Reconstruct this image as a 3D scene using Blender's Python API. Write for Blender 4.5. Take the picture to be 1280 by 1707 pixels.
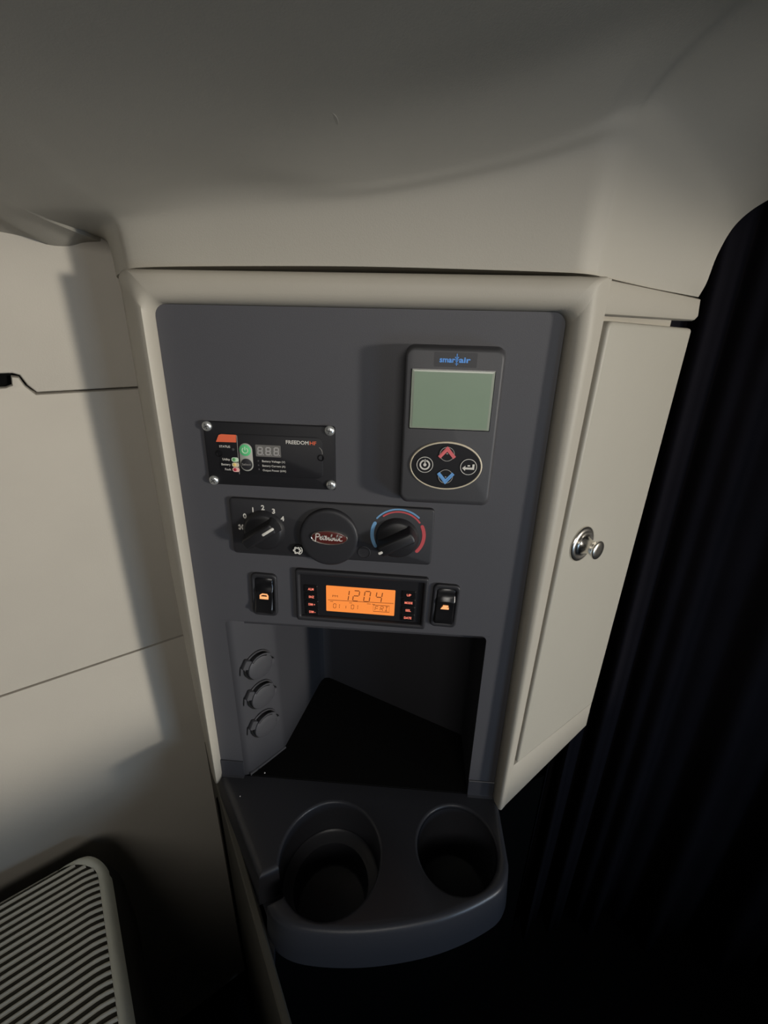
import bpy, bmesh, math, random
import numpy as np
from mathutils import Vector, Matrix

sc = bpy.context.scene
for o in list(bpy.data.objects):
    bpy.data.objects.remove(o)
COL = sc.collection
PI = math.pi
random.seed(4)

# ------------------------------------------------------------------ camera
cam_d = bpy.data.cameras.new('camera')
cam = bpy.data.objects.new('camera', cam_d)
COL.objects.link(cam)
cam_d.sensor_fit = 'HORIZONTAL'
cam_d.sensor_width = 36.0
cam_d.lens = 36.0 * 775.0 / 1280.0
cam_d.clip_start = 0.01
R3 = ((0.997, -0.0475, 0.0612), (0.0747, 0.3788, -0.9225), (0.0206, 0.9243, 0.3812))
M4 = Matrix.Identity(4)
for i in range(3):
    for j in range(3):
        M4[i][j] = R3[i][j]
M4 = M4.to_quaternion().to_matrix().to_4x4()
M4.translation = Vector((0.0, -0.422, 0.0))
cam.matrix_world = M4
sc.camera = cam

# ------------------------------------------------------------------ world and light
sc.view_settings.view_transform = 'Standard'
sc.view_settings.look = 'None'
sc.view_settings.exposure = 0.0
sc.view_settings.gamma = 1.0
sc.view_settings.use_curve_mapping = False
w = bpy.data.worlds.new('cab_interior')
sc.world = w
w.use_nodes = True
bg = w.node_tree.nodes['Background']
bg.inputs['Color'].default_value = (1.0, 0.95, 0.87, 1)
bg.inputs['Strength'].default_value = 0.006


def area_light(name, loc, target, sx, sy, power, color, spread=180.0):
    d = bpy.data.lights.new(name, 'AREA')
    d.shape = 'RECTANGLE'
    d.size, d.size_y = sx, sy
    d.energy = power
    d.color = color
    d.spread = math.radians(spread)
    o = bpy.data.objects.new(name, d)
    COL.objects.link(o)
    o.location = loc
    v = Vector(target) - Vector(loc)
    o.rotation_euler = v.to_track_quat('-Z', 'Y').to_euler()
    return o


KEY = Vector((0.87, -0.49, 0.0)).normalized()
MID = Vector((-0.06, 0.0, -0.230))
area_light('doorway_light', MID + KEY * 1.35, MID, 0.66, 0.635, 0.92, (1.0, 0.93, 0.82), 6.5)
area_light('doorway_fill', MID + KEY * 1.30, MID, 0.40, 0.60, 0.32, (1.0, 0.95, 0.87), 150.0)  # wide weak fill added around the doorway beam, softens the right side
area_light('front_fill', (0.22, -1.45, 0.25), (-0.16, 0, -0.04), 0.7, 0.35, 1.15, (1.0, 0.95, 0.88), 68.0)  # unseen fill added behind the camera, lifts the fascia and wall shadow
area_light('cool_fill', (1.05, -1.0, -0.50), (-0.2, -0.1, -0.58), 0.3, 0.3, 1.15, (0.50, 0.72, 1.0), 90.0)  # added cool fill, low right, tints the tray front and lower wall


# ------------------------------------------------------------------ materials
def mat(name, col, rough=0.6, metal=0.0, grain=0.0, gscale=900.0, mottled=0.0, spec=0.5, coat=0.0,
        emit=None, estr=1.0, fine=0.0002):
    m = bpy.data.materials.new(name)
    m.use_nodes = True
    nt = m.node_tree
    b = nt.nodes['Principled BSDF']
    b.inputs['Base Color'].default_value = (*col, 1)
    b.inputs['Roughness'].default_value = rough
    b.inputs['Metallic'].default_value = metal
    b.inputs['Specular IOR Level'].default_value = spec
    b.inputs['Coat Weight'].default_value = coat
    if emit:
        b.inputs['Emission Color'].default_value = (*emit, 1)
        b.inputs['Emission Strength'].default_value = estr
    tc = nt.nodes.new('ShaderNodeTexCoord')
    if grain > 0:
        n = nt.nodes.new('ShaderNodeTexNoise')
        n.inputs['Scale'].default_value = gscale
        n.inputs['Detail'].default_value = 3.0
        n.inputs['Roughness'].default_value = 0.6
        nt.links.new(tc.outputs['Object'], n.inputs['Vector'])
        bp = nt.nodes.new('ShaderNodeBump')
        bp.inputs['Strength'].default_value = grain
        bp.inputs['Distance'].default_value = fine
        nt.links.new(n.outputs['Fac'], bp.inputs['Height'])
        nt.links.new(bp.outputs['Normal'], b.inputs['Normal'])
    if mottled > 0:
        n2 = nt.nodes.new('ShaderNodeTexNoise')
        n2.inputs['Scale'].default_value = 14.0
        n2.inputs['Detail'].default_value = 5.0
        nt.links.new(tc.outputs['Object'], n2.inputs['Vector'])
        mx = nt.nodes.new('ShaderNodeMix')
        mx.data_type = 'RGBA'
        mx.inputs[6].default_value = (*[c * (1 - mottled) for c in col], 1)
        mx.inputs[7].default_value = (*[c * (1 + mottled) for c in col], 1)
        nt.links.new(n2.outputs['Fac'], mx.inputs[0])
        nt.links.new(mx.outputs[2], b.inputs['Base Color'])
    return m


M = {}
M['beige'] = mat('beige_plastic', (0.36, 0.335, 0.285), 0.52, grain=0.5, gscale=800, mottled=0.04, spec=0.4)
M['wall'] = mat('wall_vinyl', (0.37, 0.345, 0.30), 0.75, grain=0.5, gscale=700, mottled=0.05, spec=0.25)
M['head'] = mat('headliner_plastic', (0.35, 0.33, 0.285), 0.55, grain=0.5, gscale=800, mottled=0.04, spec=0.35)
M['door'] = mat('door_laminate', (0.36, 0.34, 0.29), 0.5, grain=0.3, gscale=900, mottled=0.03, spec=0.4)
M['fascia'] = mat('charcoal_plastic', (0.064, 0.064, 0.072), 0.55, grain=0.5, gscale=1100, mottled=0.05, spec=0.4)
M['tray'] = mat('charcoal_tray_plastic', (0.037, 0.038, 0.045), 0.36, grain=0.5, gscale=1000, mottled=0.05, spec=0.4)
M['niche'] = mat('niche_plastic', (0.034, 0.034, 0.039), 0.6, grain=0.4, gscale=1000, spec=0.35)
M['blackplate'] = mat('black_satin_plastic', (0.012, 0.012, 0.014), 0.5, grain=0.25, gscale=1300, spec=0.22)
M['housing'] = mat('charcoal_housing_plastic', (0.050, 0.050, 0.054), 0.5, grain=0.4, gscale=1300, spec=0.4)
M['knob'] = mat('black_knob_plastic', (0.014, 0.014, 0.016), 0.42, grain=0.2, gscale=1300, spec=0.4)
M['hvac'] = mat('dark_grey_plastic', (0.019, 0.019, 0.022), 0.5, grain=0.35, gscale=1300, spec=0.4)
M['cap'] = mat('socket_cap_rubber', (0.042, 0.042, 0.047), 0.5, grain=0.3, gscale=1200, spec=0.45)
M['black'] = mat('black_gloss', (0.008, 0.008, 0.009), 0.25, grain=0.05, spec=0.5)
M['mat'] = mat('black_rubber', (0.006, 0.006, 0.006), 0.85, grain=0.4, spec=0.15)
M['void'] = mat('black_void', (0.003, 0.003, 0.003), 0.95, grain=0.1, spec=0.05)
M['curtain'] = mat('black_curtain_cloth', (0.014, 0.013, 0.017), 0.95, grain=0.6, gscale=500, mottled=0.2, spec=0.05)
M['carpet'] = mat('black_carpet', (0.007, 0.007, 0.007), 0.95, grain=0.9, gscale=300, mottled=0.3, spec=0.05)
M['chrome'] = mat('brushed_chrome', (0.78, 0.75, 0.69), 0.27, metal=1.0, grain=0.05, gscale=400)
M['steel'] = mat('zinc_screw', (0.75, 0.77, 0.76), 0.3, metal=0.85, grain=0.4, gscale=700)
M['white'] = mat('white_print', (0.62, 0.60, 0.55), 0.6, grain=0.1)
M['greyprint'] = mat('grey_print', (0.30, 0.29, 0.27), 0.6, grain=0.1)
M['faint'] = mat('dark_grey_print', (0.045, 0.045, 0.047), 0.6, grain=0.1)
M['badge'] = mat('badge_print', (0.030, 0.030, 0.034), 0.5, grain=0.3, gscale=1300)
M['cream'] = mat('cream_ring_print', (0.60, 0.53, 0.40), 0.45, grain=0.1)
M['orange'] = mat('orange_print', (0.72, 0.13, 0.055), 0.6, grain=0.1)
M['blue'] = mat('blue_print', (0.13, 0.33, 0.66), 0.6, grain=0.1)
M['bluelogo'] = mat('bright_blue_print', (0.10, 0.32, 0.80), 0.6, grain=0.1)
M['bluearc'] = mat('sky_blue_print', (0.14, 0.30, 0.50), 0.6, grain=0.1)
M['redarc'] = mat('red_print', (0.48, 0.07, 0.08), 0.6, grain=0.1)
M['coral'] = mat('coral_print', (0.66, 0.14, 0.15), 0.6, grain=0.1)
M['green'] = mat('green_button', (0.10, 0.50, 0.20), 0.5, grain=0.1)
M['palegreen'] = mat('pale_green_print', (0.55, 0.70, 0.52), 0.55, grain=0.1)
M['ledgreen'] = mat('green_lens', (0.12, 0.40, 0.14), 0.4, grain=0.1)
M['ledyellow'] = mat('yellow_lens', (0.75, 0.55, 0.18), 0.4, grain=0.1)
M['ledred'] = mat('red_lens', (0.45, 0.03, 0.06), 0.4, grain=0.1)
M['pink'] = mat('pink_print', (0.75, 0.45, 0.40), 0.5, grain=0.1)
M['silverpad'] = mat('silver_pad', (0.36, 0.36, 0.32), 0.45, grain=0.1)
M['digitwin'] = mat('grey_digit_window', (0.14, 0.135, 0.128), 0.5, grain=0.1)
M['digit'] = mat('pale_unlit_segments', (0.36, 0.35, 0.34), 0.5, grain=0.1)
M['lcd'] = mat('green_grey_lcd', (0.205, 0.275, 0.200), 0.35, grain=0.06, gscale=60, mottled=0.12, spec=0.5, coat=0.35)
M['lcdedge'] = mat('clear_lcd_edge', (0.26, 0.29, 0.235), 0.25, grain=0.05, spec=0.6)
M['enamel'] = mat('dark_red_enamel', (0.085, 0.016, 0.014), 0.3, grain=0.05, coat=0.4)
M['glow'] = mat('amber_backlit_lcd', (0.08, 0.04, 0.015), 0.5, grain=0.05, emit=(1.0, 0.27, 0.045), estr=0.9)
M['lcdink'] = mat('lcd_dark_ink', (0.10, 0.035, 0.008), 0.7, grain=0.05, emit=(0.30, 0.055, 0.005), estr=0.35)
M['redglow'] = mat('backlit_red_legend', (0.2, 0.05, 0.04), 0.5, grain=0.05, emit=(1.0, 0.24, 0.16), estr=0.9)
M['amberglow'] = mat('backlit_amber_symbol', (0.2, 0.1, 0.05), 0.5, grain=0.05, emit=(1.0, 0.42, 0.16), estr=1.0)
M['piping'] = mat('pale_grey_piping', (0.70, 0.71, 0.62), 0.85, grain=0.7, gscale=500, mottled=0.06, spec=0.15)
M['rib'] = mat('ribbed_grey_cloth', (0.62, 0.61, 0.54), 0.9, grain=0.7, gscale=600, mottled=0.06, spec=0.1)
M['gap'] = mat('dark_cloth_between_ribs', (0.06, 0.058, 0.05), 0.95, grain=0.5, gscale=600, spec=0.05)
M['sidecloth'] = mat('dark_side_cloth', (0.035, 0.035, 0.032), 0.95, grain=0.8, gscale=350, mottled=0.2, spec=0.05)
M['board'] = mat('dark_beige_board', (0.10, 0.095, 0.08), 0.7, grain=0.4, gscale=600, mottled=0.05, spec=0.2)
M['dust'] = mat('pale_crumb', (0.6, 0.58, 0.55), 0.6, grain=0.3)


# ------------------------------------------------------------------ mesh helpers
class Frame:
    """local (u, v, o) -> world; u right, v up, o outwards"""

    def __init__(s, org, ux=(1, 0, 0), uz=(0, 0, 1), uo=(0, -1, 0)):
        s.org, s.ux, s.uz, s.uo = Vector(org), Vector(ux).normalized(), Vector(uz).normalized(), Vector(uo).normalized()

    def __call__(s, u, v, o=0.0):
        return s.org + s.ux * u + s.uz * v + s.uo * o


def panel_frame(cx, cz, deg=0.0):
    a = math.radians(deg)
    f = Frame((cx, 0, cz), (math.cos(a), 0, math.sin(a)), (-math.sin(a), 0, math.cos(a)))

    def l(u, z):     # fascia coordinates -> this frame's coordinates
        d = Vector((u - cx, 0, z - cz))
        return d.dot(f.ux), d.dot(f.uz)
    f.l = l
    return f


W0 = Frame((0, 0, 0))


class MB:
    def __init__(s):
        s.v, s.f = [], []

    def add(s, vs, fs):
        b = len(s.v)
        s.v += [tuple(p) for p in vs]
        s.f += [tuple(b + i for i in f) for f in fs]

    def rings(s, rings, cap0=True, cap1=True, closed=True):
        n = len(rings[0])
        vs = [p for r in rings for p in r]
        fs = []
        for k in range(len(rings) - 1):
            for i in range(n if closed else n - 1):
                j = (i + 1) % n
                fs.append((k * n + i, k * n + j, (k + 1) * n + j, (k + 1) * n + i))
        if cap0:
            fs.append(tuple(reversed(range(n))))
        if cap1:
            fs.append(tuple((len(rings) - 1) * n + i for i in range(n)))
        s.add(vs, fs)

    def plate(s, fr, outline, prof, cap0=False, cap1=True):
        """outline(inset) -> [(u, v)]; prof = [(inset, out)]"""
        s.rings([[fr(u, v, o) for u, v in outline(ins)] for ins, o in prof], cap0, cap1)

    def flat(s, fr, pts, o, th=0.00025):
        """thin printed shape"""
        s.rings([[fr(u, v, o) for u, v in pts], [fr(u, v, o + th) for u, v in pts]], False, True)

    def lathe(s, fr, cu, cv, prof, n=32, cap0=False, cap1=True, sv=1.0):
        s.rings([[fr(cu + r * math.cos(2 * PI * i / n), cv + sv * r * math.sin(2 * PI * i / n), o) for i in range(n)]
                 for r, o in prof], cap0, cap1)

    def box(s, fr, u0, u1, v0, v1, o0, o1):
        s.rings([[fr(a, b, o) for a, b in ((u0, v0), (u1, v0), (u1, v1), (u0, v1))] for o in (o0, o1)], True, True)

    def arc(s, fr, cu, cv, r0, r1, a0, a1, o, th=0.0003, n=20, sv=1.0, round_end=True):
        A = [math.radians(a0 + (a1 - a0) * i / n) for i in range(n + 1)]
        pts = [(cu + r1 * math.cos(a), cv + sv * r1 * math.sin(a)) for a in A]
        if round_end:
            pts += cap_pts(cu, cv, (r0 + r1) / 2, (r1 - r0) / 2, A[-1], 1, sv)
        pts += [(cu + r0 * math.cos(a), cv + sv * r0 * math.sin(a)) for a in reversed(A)]
        if round_end:
            pts += cap_pts(cu, cv, (r0 + r1) / 2, (r1 - r0) / 2, A[0], -1, sv)
        s.flat(fr, pts, o, th)

    def stroke(s, fr, pts, wd, o, th=0.00025, closed=False):
        """constant width line through pts, as mitred strip"""
        n = len(pts)
        L, Rr = [], []
        for i in range(n):
            a = pts[(i - 1) % n] if (closed or i > 0) else pts[i]
            c = pts[(i + 1) % n] if (closed or i < n - 1) else pts[i]
            d = Vector((c[0] - a[0], c[1] - a[1]))
            d = d.normalized() if d.length > 1e-9 else Vector((1, 0))
            nx, ny = -d.y, d.x
            L.append((pts[i][0] + nx * wd / 2, pts[i][1] + ny * wd / 2))
            Rr.append((pts[i][0] - nx * wd / 2, pts[i][1] - ny * wd / 2))
        vs, fs = [], []
        for i in range(n):
            vs += [fr(*L[i], o + th), fr(*Rr[i], o + th), fr(*Rr[i], o), fr(*L[i], o)]
        for i in range(n if closed else n - 1):
            j = (i + 1) % n
            for k in range(4):
                kk = (k + 1) % 4
                fs.append((4 * i + k, 4 * j + k, 4 * j + kk, 4 * i + kk))
        if not closed:
            fs += [(0, 1, 2, 3), (4 * n - 1, 4 * n - 2, 4 * n - 3, 4 * n - 4)]
        s.add(vs, fs)

    def text(s, fr, string, u, v, h=None, width=None, o=0.0, align='LEFT', shear=0.0, th=0.0002, bold=0.0):
        """string set with its baseline's left end (or centre) at u, v; h = capital height"""
        c = bpy.data.curves.new('t', 'FONT')
        c.body = string
        c.size = 1.0
        c.shear = shear
        c.extrude = 0.0
        c.offset = bold
        c.resolution_u = 3
        c.fill_mode = 'FRONT'
        ob = bpy.data.objects.new('t', c)
        COL.objects.link(ob)
        dg = bpy.context.evaluated_depsgraph_get()
        me = bpy.data.meshes.new_from_object(ob.evaluated_get(dg))
        P = [tuple(x.co) for x in me.vertices]
        F = [tuple(p.vertices) for p in me.polygons]
        bpy.data.objects.remove(ob)
        bpy.data.curves.remove(c)
        bpy.data.meshes.remove(me)
        if not P:
            return
        x0, x1 = min(p[0] for p in P), max(p[0] for p in P)
        sv = (h / 0.70) if h else (width / (x1 - x0))
        su = (width / (x1 - x0)) if width else sv
        off = -x0 if align == 'LEFT' else -(x0 + x1) / 2
        s.add([fr(u + (p[0] + off) * su, v + p[1] * sv, o + th) for p in P], F)

    def build(s, name, m, parent=None, sharp=35.0, flip=True, smooth=True):
        me = bpy.data.meshes.new(name)
        org = Vector((0, 0, 0))
        p = parent
        while p is not None:
            org += p.location
            p = p.parent
        me.from_pydata([tuple(Vector(v) - org) for v in s.v], [], s.f)
        me.validate()
        bm = bmesh.new()
        bm.from_mesh(me)
        bmesh.ops.recalc_face_normals(bm, faces=bm.faces)
        bm.to_mesh(me)
        bm.free()
        me.polygons.foreach_set('use_smooth', [smooth] * len(me.polygons))
        if smooth:
            me.set_sharp_from_angle(angle=math.radians(sharp))
        me.materials.append(M[m])
        o = bpy.data.objects.new(name, me)
        COL.objects.link(o)
        if parent is not None:
            o.parent = parent
        return o


def cap_pts(cu, cv, r, hw, a, sgn, sv, k=5):
    px, py = cu + r * math.cos(a), cv + sv * r * math.sin(a)
    out = []
    for i in range(1, k):
        t = PI * i / k
        if sgn > 0:
            an = a + t
        else:
            an = a + PI + t
        out.append((px + hw * math.cos(an), py + hw * math.sin(an)))
    return out


def rrect(u0, u1, v0, v1, r, n=6):
    def f(ins):
        a0, a1, b0, b1 = u0 + ins, u1 - ins, v0 + ins, v1 - ins
        rr = max(r - ins, 0.0002)
        pts = []
        for cx, cy, s in ((a1 - rr, b1 - rr, 0), (a0 + rr, b1 - rr, 90), (a0 + rr, b0 + rr, 180), (a1 - rr, b0 + rr, 270)):
            for i in range(n + 1):
                a = math.radians(s + 90 * i / n)
                pts.append((cx + rr * math.cos(a), cy + rr * math.sin(a)))
        return pts
    return f


def oval(cu, cv, a, b, n=48):
    def f(ins):
        return [(cu + (a - ins) * math.cos(2 * PI * i / n), cv + (b - ins) * math.sin(2 * PI * i / n)) for i in range(n)]
    return f


def empty(name, loc, label=None, cat=None, group=None):
    o = bpy.data.objects.new(name, None)
    COL.objects.link(o)
    o.location = loc
    o.empty_display_size = 0.02
    return tag(o, label, cat, group)


def tag(o, label=None, cat=None, group=None, kind=None):
    if label:
        o['label'] = label
    if cat:
        o['category'] = cat
    if group:
        o['group'] = group
    if kind:
        o['kind'] = kind
    return o


def crom(P, sub):
    """Catmull-Rom through rows of P"""
    P = np.array(P, float)
    n = len(P)
    out = []
    for i in range(n - 1):
        p0, p1, p2, p3 = P[max(i - 1, 0)], P[i], P[i + 1], P[min(i + 2, n - 1)]
        for k in range(sub):
            t = k / sub
            out.append(0.5 * ((2 * p1) + (-p0 + p2) * t + (2 * p0 - 5 * p1 + 4 * p2 - p3) * t * t + (-p0 + 3 * p1 - 3 * p2 + p3) * t ** 3))
    out.append(P[-1])
    return np.array(out)


def cromc(P, sub):
    """centripetal Catmull-Rom, no overshoot on uneven spacing"""
    P = [np.array(p, float) for p in P]
    P = [2 * P[0] - P[1]] + P + [2 * P[-1] - P[-2]]
    out = []
    for i in range(1, len(P) - 2):
        p0, p1, p2, p3 = P[i - 1:i + 3]
        t = [0.0]
        for a, b in ((p0, p1), (p1, p2), (p2, p3)):
            t.append(t[-1] + max(np.linalg.norm(b - a), 1e-7) ** 0.5)
        for k in range(sub):
            q = t[1] + (t[2] - t[1]) * k / sub
            A1 = (t[1] - q) / (t[1] - t[0]) * p0 + (q - t[0]) / (t[1] - t[0]) * p1
            A2 = (t[2] - q) / (t[2] - t[1]) * p1 + (q - t[1]) / (t[2] - t[1]) * p2
            A3 = (t[3] - q) / (t[3] - t[2]) * p2 + (q - t[2]) / (t[3] - t[2]) * p3
            B1 = (t[2] - q) / (t[2] - t[0]) * A1 + (q - t[0]) / (t[2] - t[0]) * A2
            B2 = (t[3] - q) / (t[3] - t[1]) * A2 + (q - t[1]) / (t[3] - t[1]) * A3
            out.append((t[2] - q) / (t[2] - t[1]) * B1 + (q - t[1]) / (t[2] - t[1]) * B2)
    out.append(P[-2])
    return np.array(out)


TH = math.radians(40)
TX, TY = math.cos(TH), math.sin(TH)           # along the side wall and the cabinet's door side
NX, NY = math.sin(TH), -math.cos(TH)          # out of them, into the cab

# ------------------------------------------------------------------ setting: side wall of three panels
WP = Vector((-0.25, 0.13, 0))
wf = Frame(WP, (TX, TY, 0), (0, 0, 1), (NX, NY, 0))
mb = MB()
mb.box(wf, -1.3, 0.62, -1.2, 0.5, -0.07, -0.045)
wall = mb.build('wall_left', 'void')
tag(wall, kind='structure')


def wall_panel(name, pts, o0=-0.02, o1=0.0, lean=0.0, bev=0.002):
    """polygon in wall coordinates with a small rounded edge; lean pushes it out below its top"""
    vt = max(p[1] for p in pts)
    n = len(pts)

    def ring(ins, o):
        out = []
        for i in range(n):
            a, b, c = Vector(pts[i - 1]), Vector(pts[i]), Vector(pts[(i + 1) % n])
            d1, d2 = (b - a).normalized(), (c - b).normalized()
            n1, n2 = Vector((-d1.y, d1.x)), Vector((-d2.y, d2.x))
            m_ = (n1 + n2)
            m_ = m_ / max(m_.dot(n1), 0.3)
            q = b + m_ * ins
            out.append(wf(q.x, q.y, o + lean * (vt - q.y)))
        return out
    b = MB()
    b.rings([ring(0, o0), ring(0, o1 - bev), ring(bev * 0.3, o1 - bev * 0.3), ring(bev, o1)], True, True)
    return b.build(name, 'wall', wall)


wall_panel('upper_panel', [(-1.2, -0.0545), (-0.1815, -0.0545), (-0.1765, -0.0565), (-0.1725, -0.066), (-0.1665, -0.0735), (0.6, -0.0735), (0.6, 0.45), (-1.2, 0.45)], o1=0.001, bev=0.003)
wall_panel('middle_panel', [(-1.2, -0.4055), (0.6, -0.4055), (0.6, -0.0752), (-0.1675, -0.0752), (-0.1745, -0.0668), (-0.1775, -0.0585), (-0.1835, -0.0575), (-0.1845, -0.0655), (-0.19, -0.0675), (-1.2, -0.0675)], o1=0.0, bev=0.0025)
wall_panel('lower_panel', [(-1.2, -1.2), (0.6, -1.2), (0.6, -0.4065), (-1.2, -0.4065)], o1=0.001, lean=0.03, bev=0.0015)
mb = MB()
mb.box(wf, -0.6, -0.1835, -0.075, -0.050, -0.044, -0.012)
mb.build('grip_slot', 'void', wall)

# floor
mb = MB()
mb.box(W0, -1.5, 1.8, -1.25, -1.2, -1.0, 2.0)
tag(mb.build('floor', 'carpet'), kind='structure')

# ------------------------------------------------------------------ overhead headliner moulding (ceiling)
Z9 = lambda *a: list(a)
YS = (-.012, -.03, -.055, -.105, -.21, -.41)


def LS(x, y, base, soffit):
    return (x, y, 0.0, -1.0, base + [(y - Y, z) for Y, z in zip(YS, soffit)])


# station: x, y, nx, ny, then the (out, z) profile
ST = [
    (-0.98, -0.47, 0.0, -1.0, [(-.30, .085), (-.12, .084), (-.03, .083), (.0, .083), (.02, .085), (.04, .088), (.07, .096), (.12, .115), (.22, .15), (.45, .22)]),
    (-0.70, -0.245, 0.0, -1.0, [(-.30, .076), (-.12, .075), (-.03, .075), (.0, .075), (.02, .078), (.04, .082), (.07, .091), (.12, .11), (.22, .145), (.45, .215)]),
    LS(-0.40, 0.005, [(-.22, .066), (-.10, .0652), (-.02, .0645), (-.008, .0648), (.0, .0665)], (.070, .076, .083, .099, .134, .20)),
    LS(-0.345, 0.030, [(-.18, .056), (-.10, .0562), (-.040, .0564), (-.026, .0570), (-.014, .0588)], (.0725, .078, .0855, .101, .135, .201)),
    LS(-0.3255, 0.024, [(-.17, .0605), (-.12, .0605), (-.085, .0608), (-.060, .0616), (-.042, .0630)], (.0732, .0787, .0867, .1025, .1362, .2016)),
    LS(-0.3150, 0.022, [(-.16, .0632), (-.12, .0632), (-.095, .0633), (-.078, .0636), (-.068, .0640)], (.0737, .0792, .0875, .1034, .137, .202)),
    LS(-0.3145, 0.100, [(-.02, .032), (-.01, .032), (-.0005, .0325), (.001, .050), (.010, .0640)], (.0738, .0793, .0876, .1035, .137, .202)),
    LS(-0.296, 0.060, [(-.05, .032), (-.02, .032), (-.0005, .0325), (.0008, .050), (.008, .0655)], (.0748, .0804, .0890, .1050, .1385, .203)),
    LS(-0.280, 0.034, [(-.08, .032), (-.03, .032), (-.0005, .0330), (.0005, .052), (.006, .0672)], (.0757, .0814, .0903, .1067, .1398, .2038)),
    LS(-0.260, 0.014, [(-.12, .033), (-.05, .033), (-.0005, .0345), (.0003, .055), (.005, .0690)], (.0770, .0832, .0925, .1092, .142, .205)),
    LS(-0.238, 0.004, [(-.14, .037), (-.08, .037), (-.0005, .0372), (.0, .057), (.004, .0712)], (.0790, .0865, .0961, .1132, .1446, .2073)),
    LS(-0.150, 0.0005, [(-.14, .039), (-.08, .039), (-.0005, .039), (.0, .063), (.003, .0795)], (.0900, .0990, .1090, .1270, .156, .214)),
    (-0.050, 0.0, 0.0, -1.0, [(-.14, .040), (-.08, .040), (-.0005, .040), (.0, .065), (.004, .087), (.018, .104), (.05, .118), (.10, .135), (.20, .163), (.40, .22)]),
    (0.050, 0.0, 0.0, -1.0, [(-.14, .039), (-.08, .039), (-.0005, .039), (.0, .072), (.004, .103), (.018, .122), (.05, .136), (.10, .150), (.20, .176), (.40, .232)]),
    (0.108, 0.0, 0.0, -1.0, [(-.14, .038), (-.08, .038), (-.0005, .038), (.0, .080), (.004, .116), (.018, .138), (.05, .153), (.10, .166), (.20, .19), (.40, .246)]),
    (0.124, 0.001, 0.22, -0.975, [(-.14, .0375), (-.08, .0375), (-.0005, .0375), (.0, .080), (.004, .119), (.016, .144), (.05, .160), (.10, .174), (.20, .198), (.40, .255)]),
    (0.136, 0.006, 0.47, -0.883, [(-.12, .037), (-.06, .037), (-.0005, .037), (.0, .078), (.005, .118), (.016, .146), (.05, .165), (.10, .18), (.20, .205), (.40, .262)]),
    (0.149, 0.015, 0.643, -0.766, [(-.10, .036), (-.05, .036), (-.0005, .036), (.001, .074), (.006, .114), (.017, .146), (.05, .170), (.10, .19), (.20, .217), (.40, .272)]),
    (0.205, 0.060, 0.643, -0.766, [(-.05, .032), (-.02, .032), (-.0005, .032), (.003, .060), (.011, .094), (.024, .130), (.052, .162), (.10, .19), (.20, .225), (.40, .285)]),
    (0.272, 0.1165, 0.643, -0.766, [(-.02, .028), (-.01, .028), (.0050, .028), (.0090, .040), (.0122, .064), (.0196, .086), (.0285, .0965), (.042, .1050), (.085, .123), (.19, .17), (.40, .27)]),
]
rows = []
for si, (x, y, nx, ny, pr) in enumerate(ST):
    pr = list(pr)
    if len(pr) == 10:
        if x > -0.1 and si < 17:        # upright header face, then a tight bend into the soffit
            k_ = {14: 0.5, 15: 0.3, 16: 0.15}.get(si, 0.65)
            b_, d_ = pr[4][1], pr[6][1]
            p3, p4, p5, p6 = pr[3], pr[4], pr[5], pr[6]
            mixp = lambda a, b: (a[0] + (b[0] - a[0]) * k_, a[1] + (b[1] - a[1]) * k_)
            pr[3] = mixp(p3, (0.0, b_ - 0.012))
            pr[4] = mixp(p4, (0.0022, b_ - 0.002))
            pr[5] = mixp(p5, (0.0110, b_ + 0.0045))
            pr[6] = (0.05, d_ + 0.001)
        m_ = ((pr[4][0] + pr[5][0]) / 2, (pr[4][1] + pr[5][1]) / 2)
        pr = pr[:5] + [m_] + pr[5:]
    c = np.array([np.array(pr[a_]) + (np.array(pr[a_ + 1]) - np.array(pr[a_])) * (b_ / 5) for a_ in (0, 1) for b_ in range(5)] + list(cromc(pr[2:], 5)))
    rows.append(np.r_[x, y, nx, ny, c[:, 0], c[:, 1]])
rows = np.array(rows)
# keep the step between the nook soffit and the header's end crisp
A = crom(rows[:6], 6)
B = crom(rows[6:], 6)
mb = MB()


def loft_rows(rws):
    k = (rws.shape[1] - 4) // 2
    out = []
    for r in rws:
        out.append([(r[0] + r[2] * r[4 + i], r[1] + r[3] * r[4 + i], r[4 + k + i]) for i in range(k)])
    return out


LR = np.array(loft_rows(A) + loft_rows(B))
kk = LR.shape[1]
LR = [[tuple(p) for p in r] for r in LR]
# thickness: same surface lifted at the back, closed by its end caps
mb.rings([r + [(r[-1][0], r[-1][1], 0.45), (r[0][0], r[0][1] + 0.02, 0.45)] for r in LR], True, True)
ceil = mb.build('ceiling', 'head', sharp=55)
tag(ceil, kind='structure')
mb = MB()
cf = Frame((-0.069, -0.052, 0.1185), (1, 0, -0.05), (0, -0.93, 0.36), (0, -0.36, -0.93))
mb.lathe(cf, 0, 0, [(0.0094, -0.006), (0.0094, -0.0004), (0.0090, 0.0000), (0.003, 0.0000)], 32)
plug = mb.build('cover_cap', 'head', ceil)

# ------------------------------------------------------------------ cabinet
cab = empty('cabinet', (-0.05, 0.0, -0.56), 'tall beige corner cabinet with charcoal front and narrow side door', 'cabinet')

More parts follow.
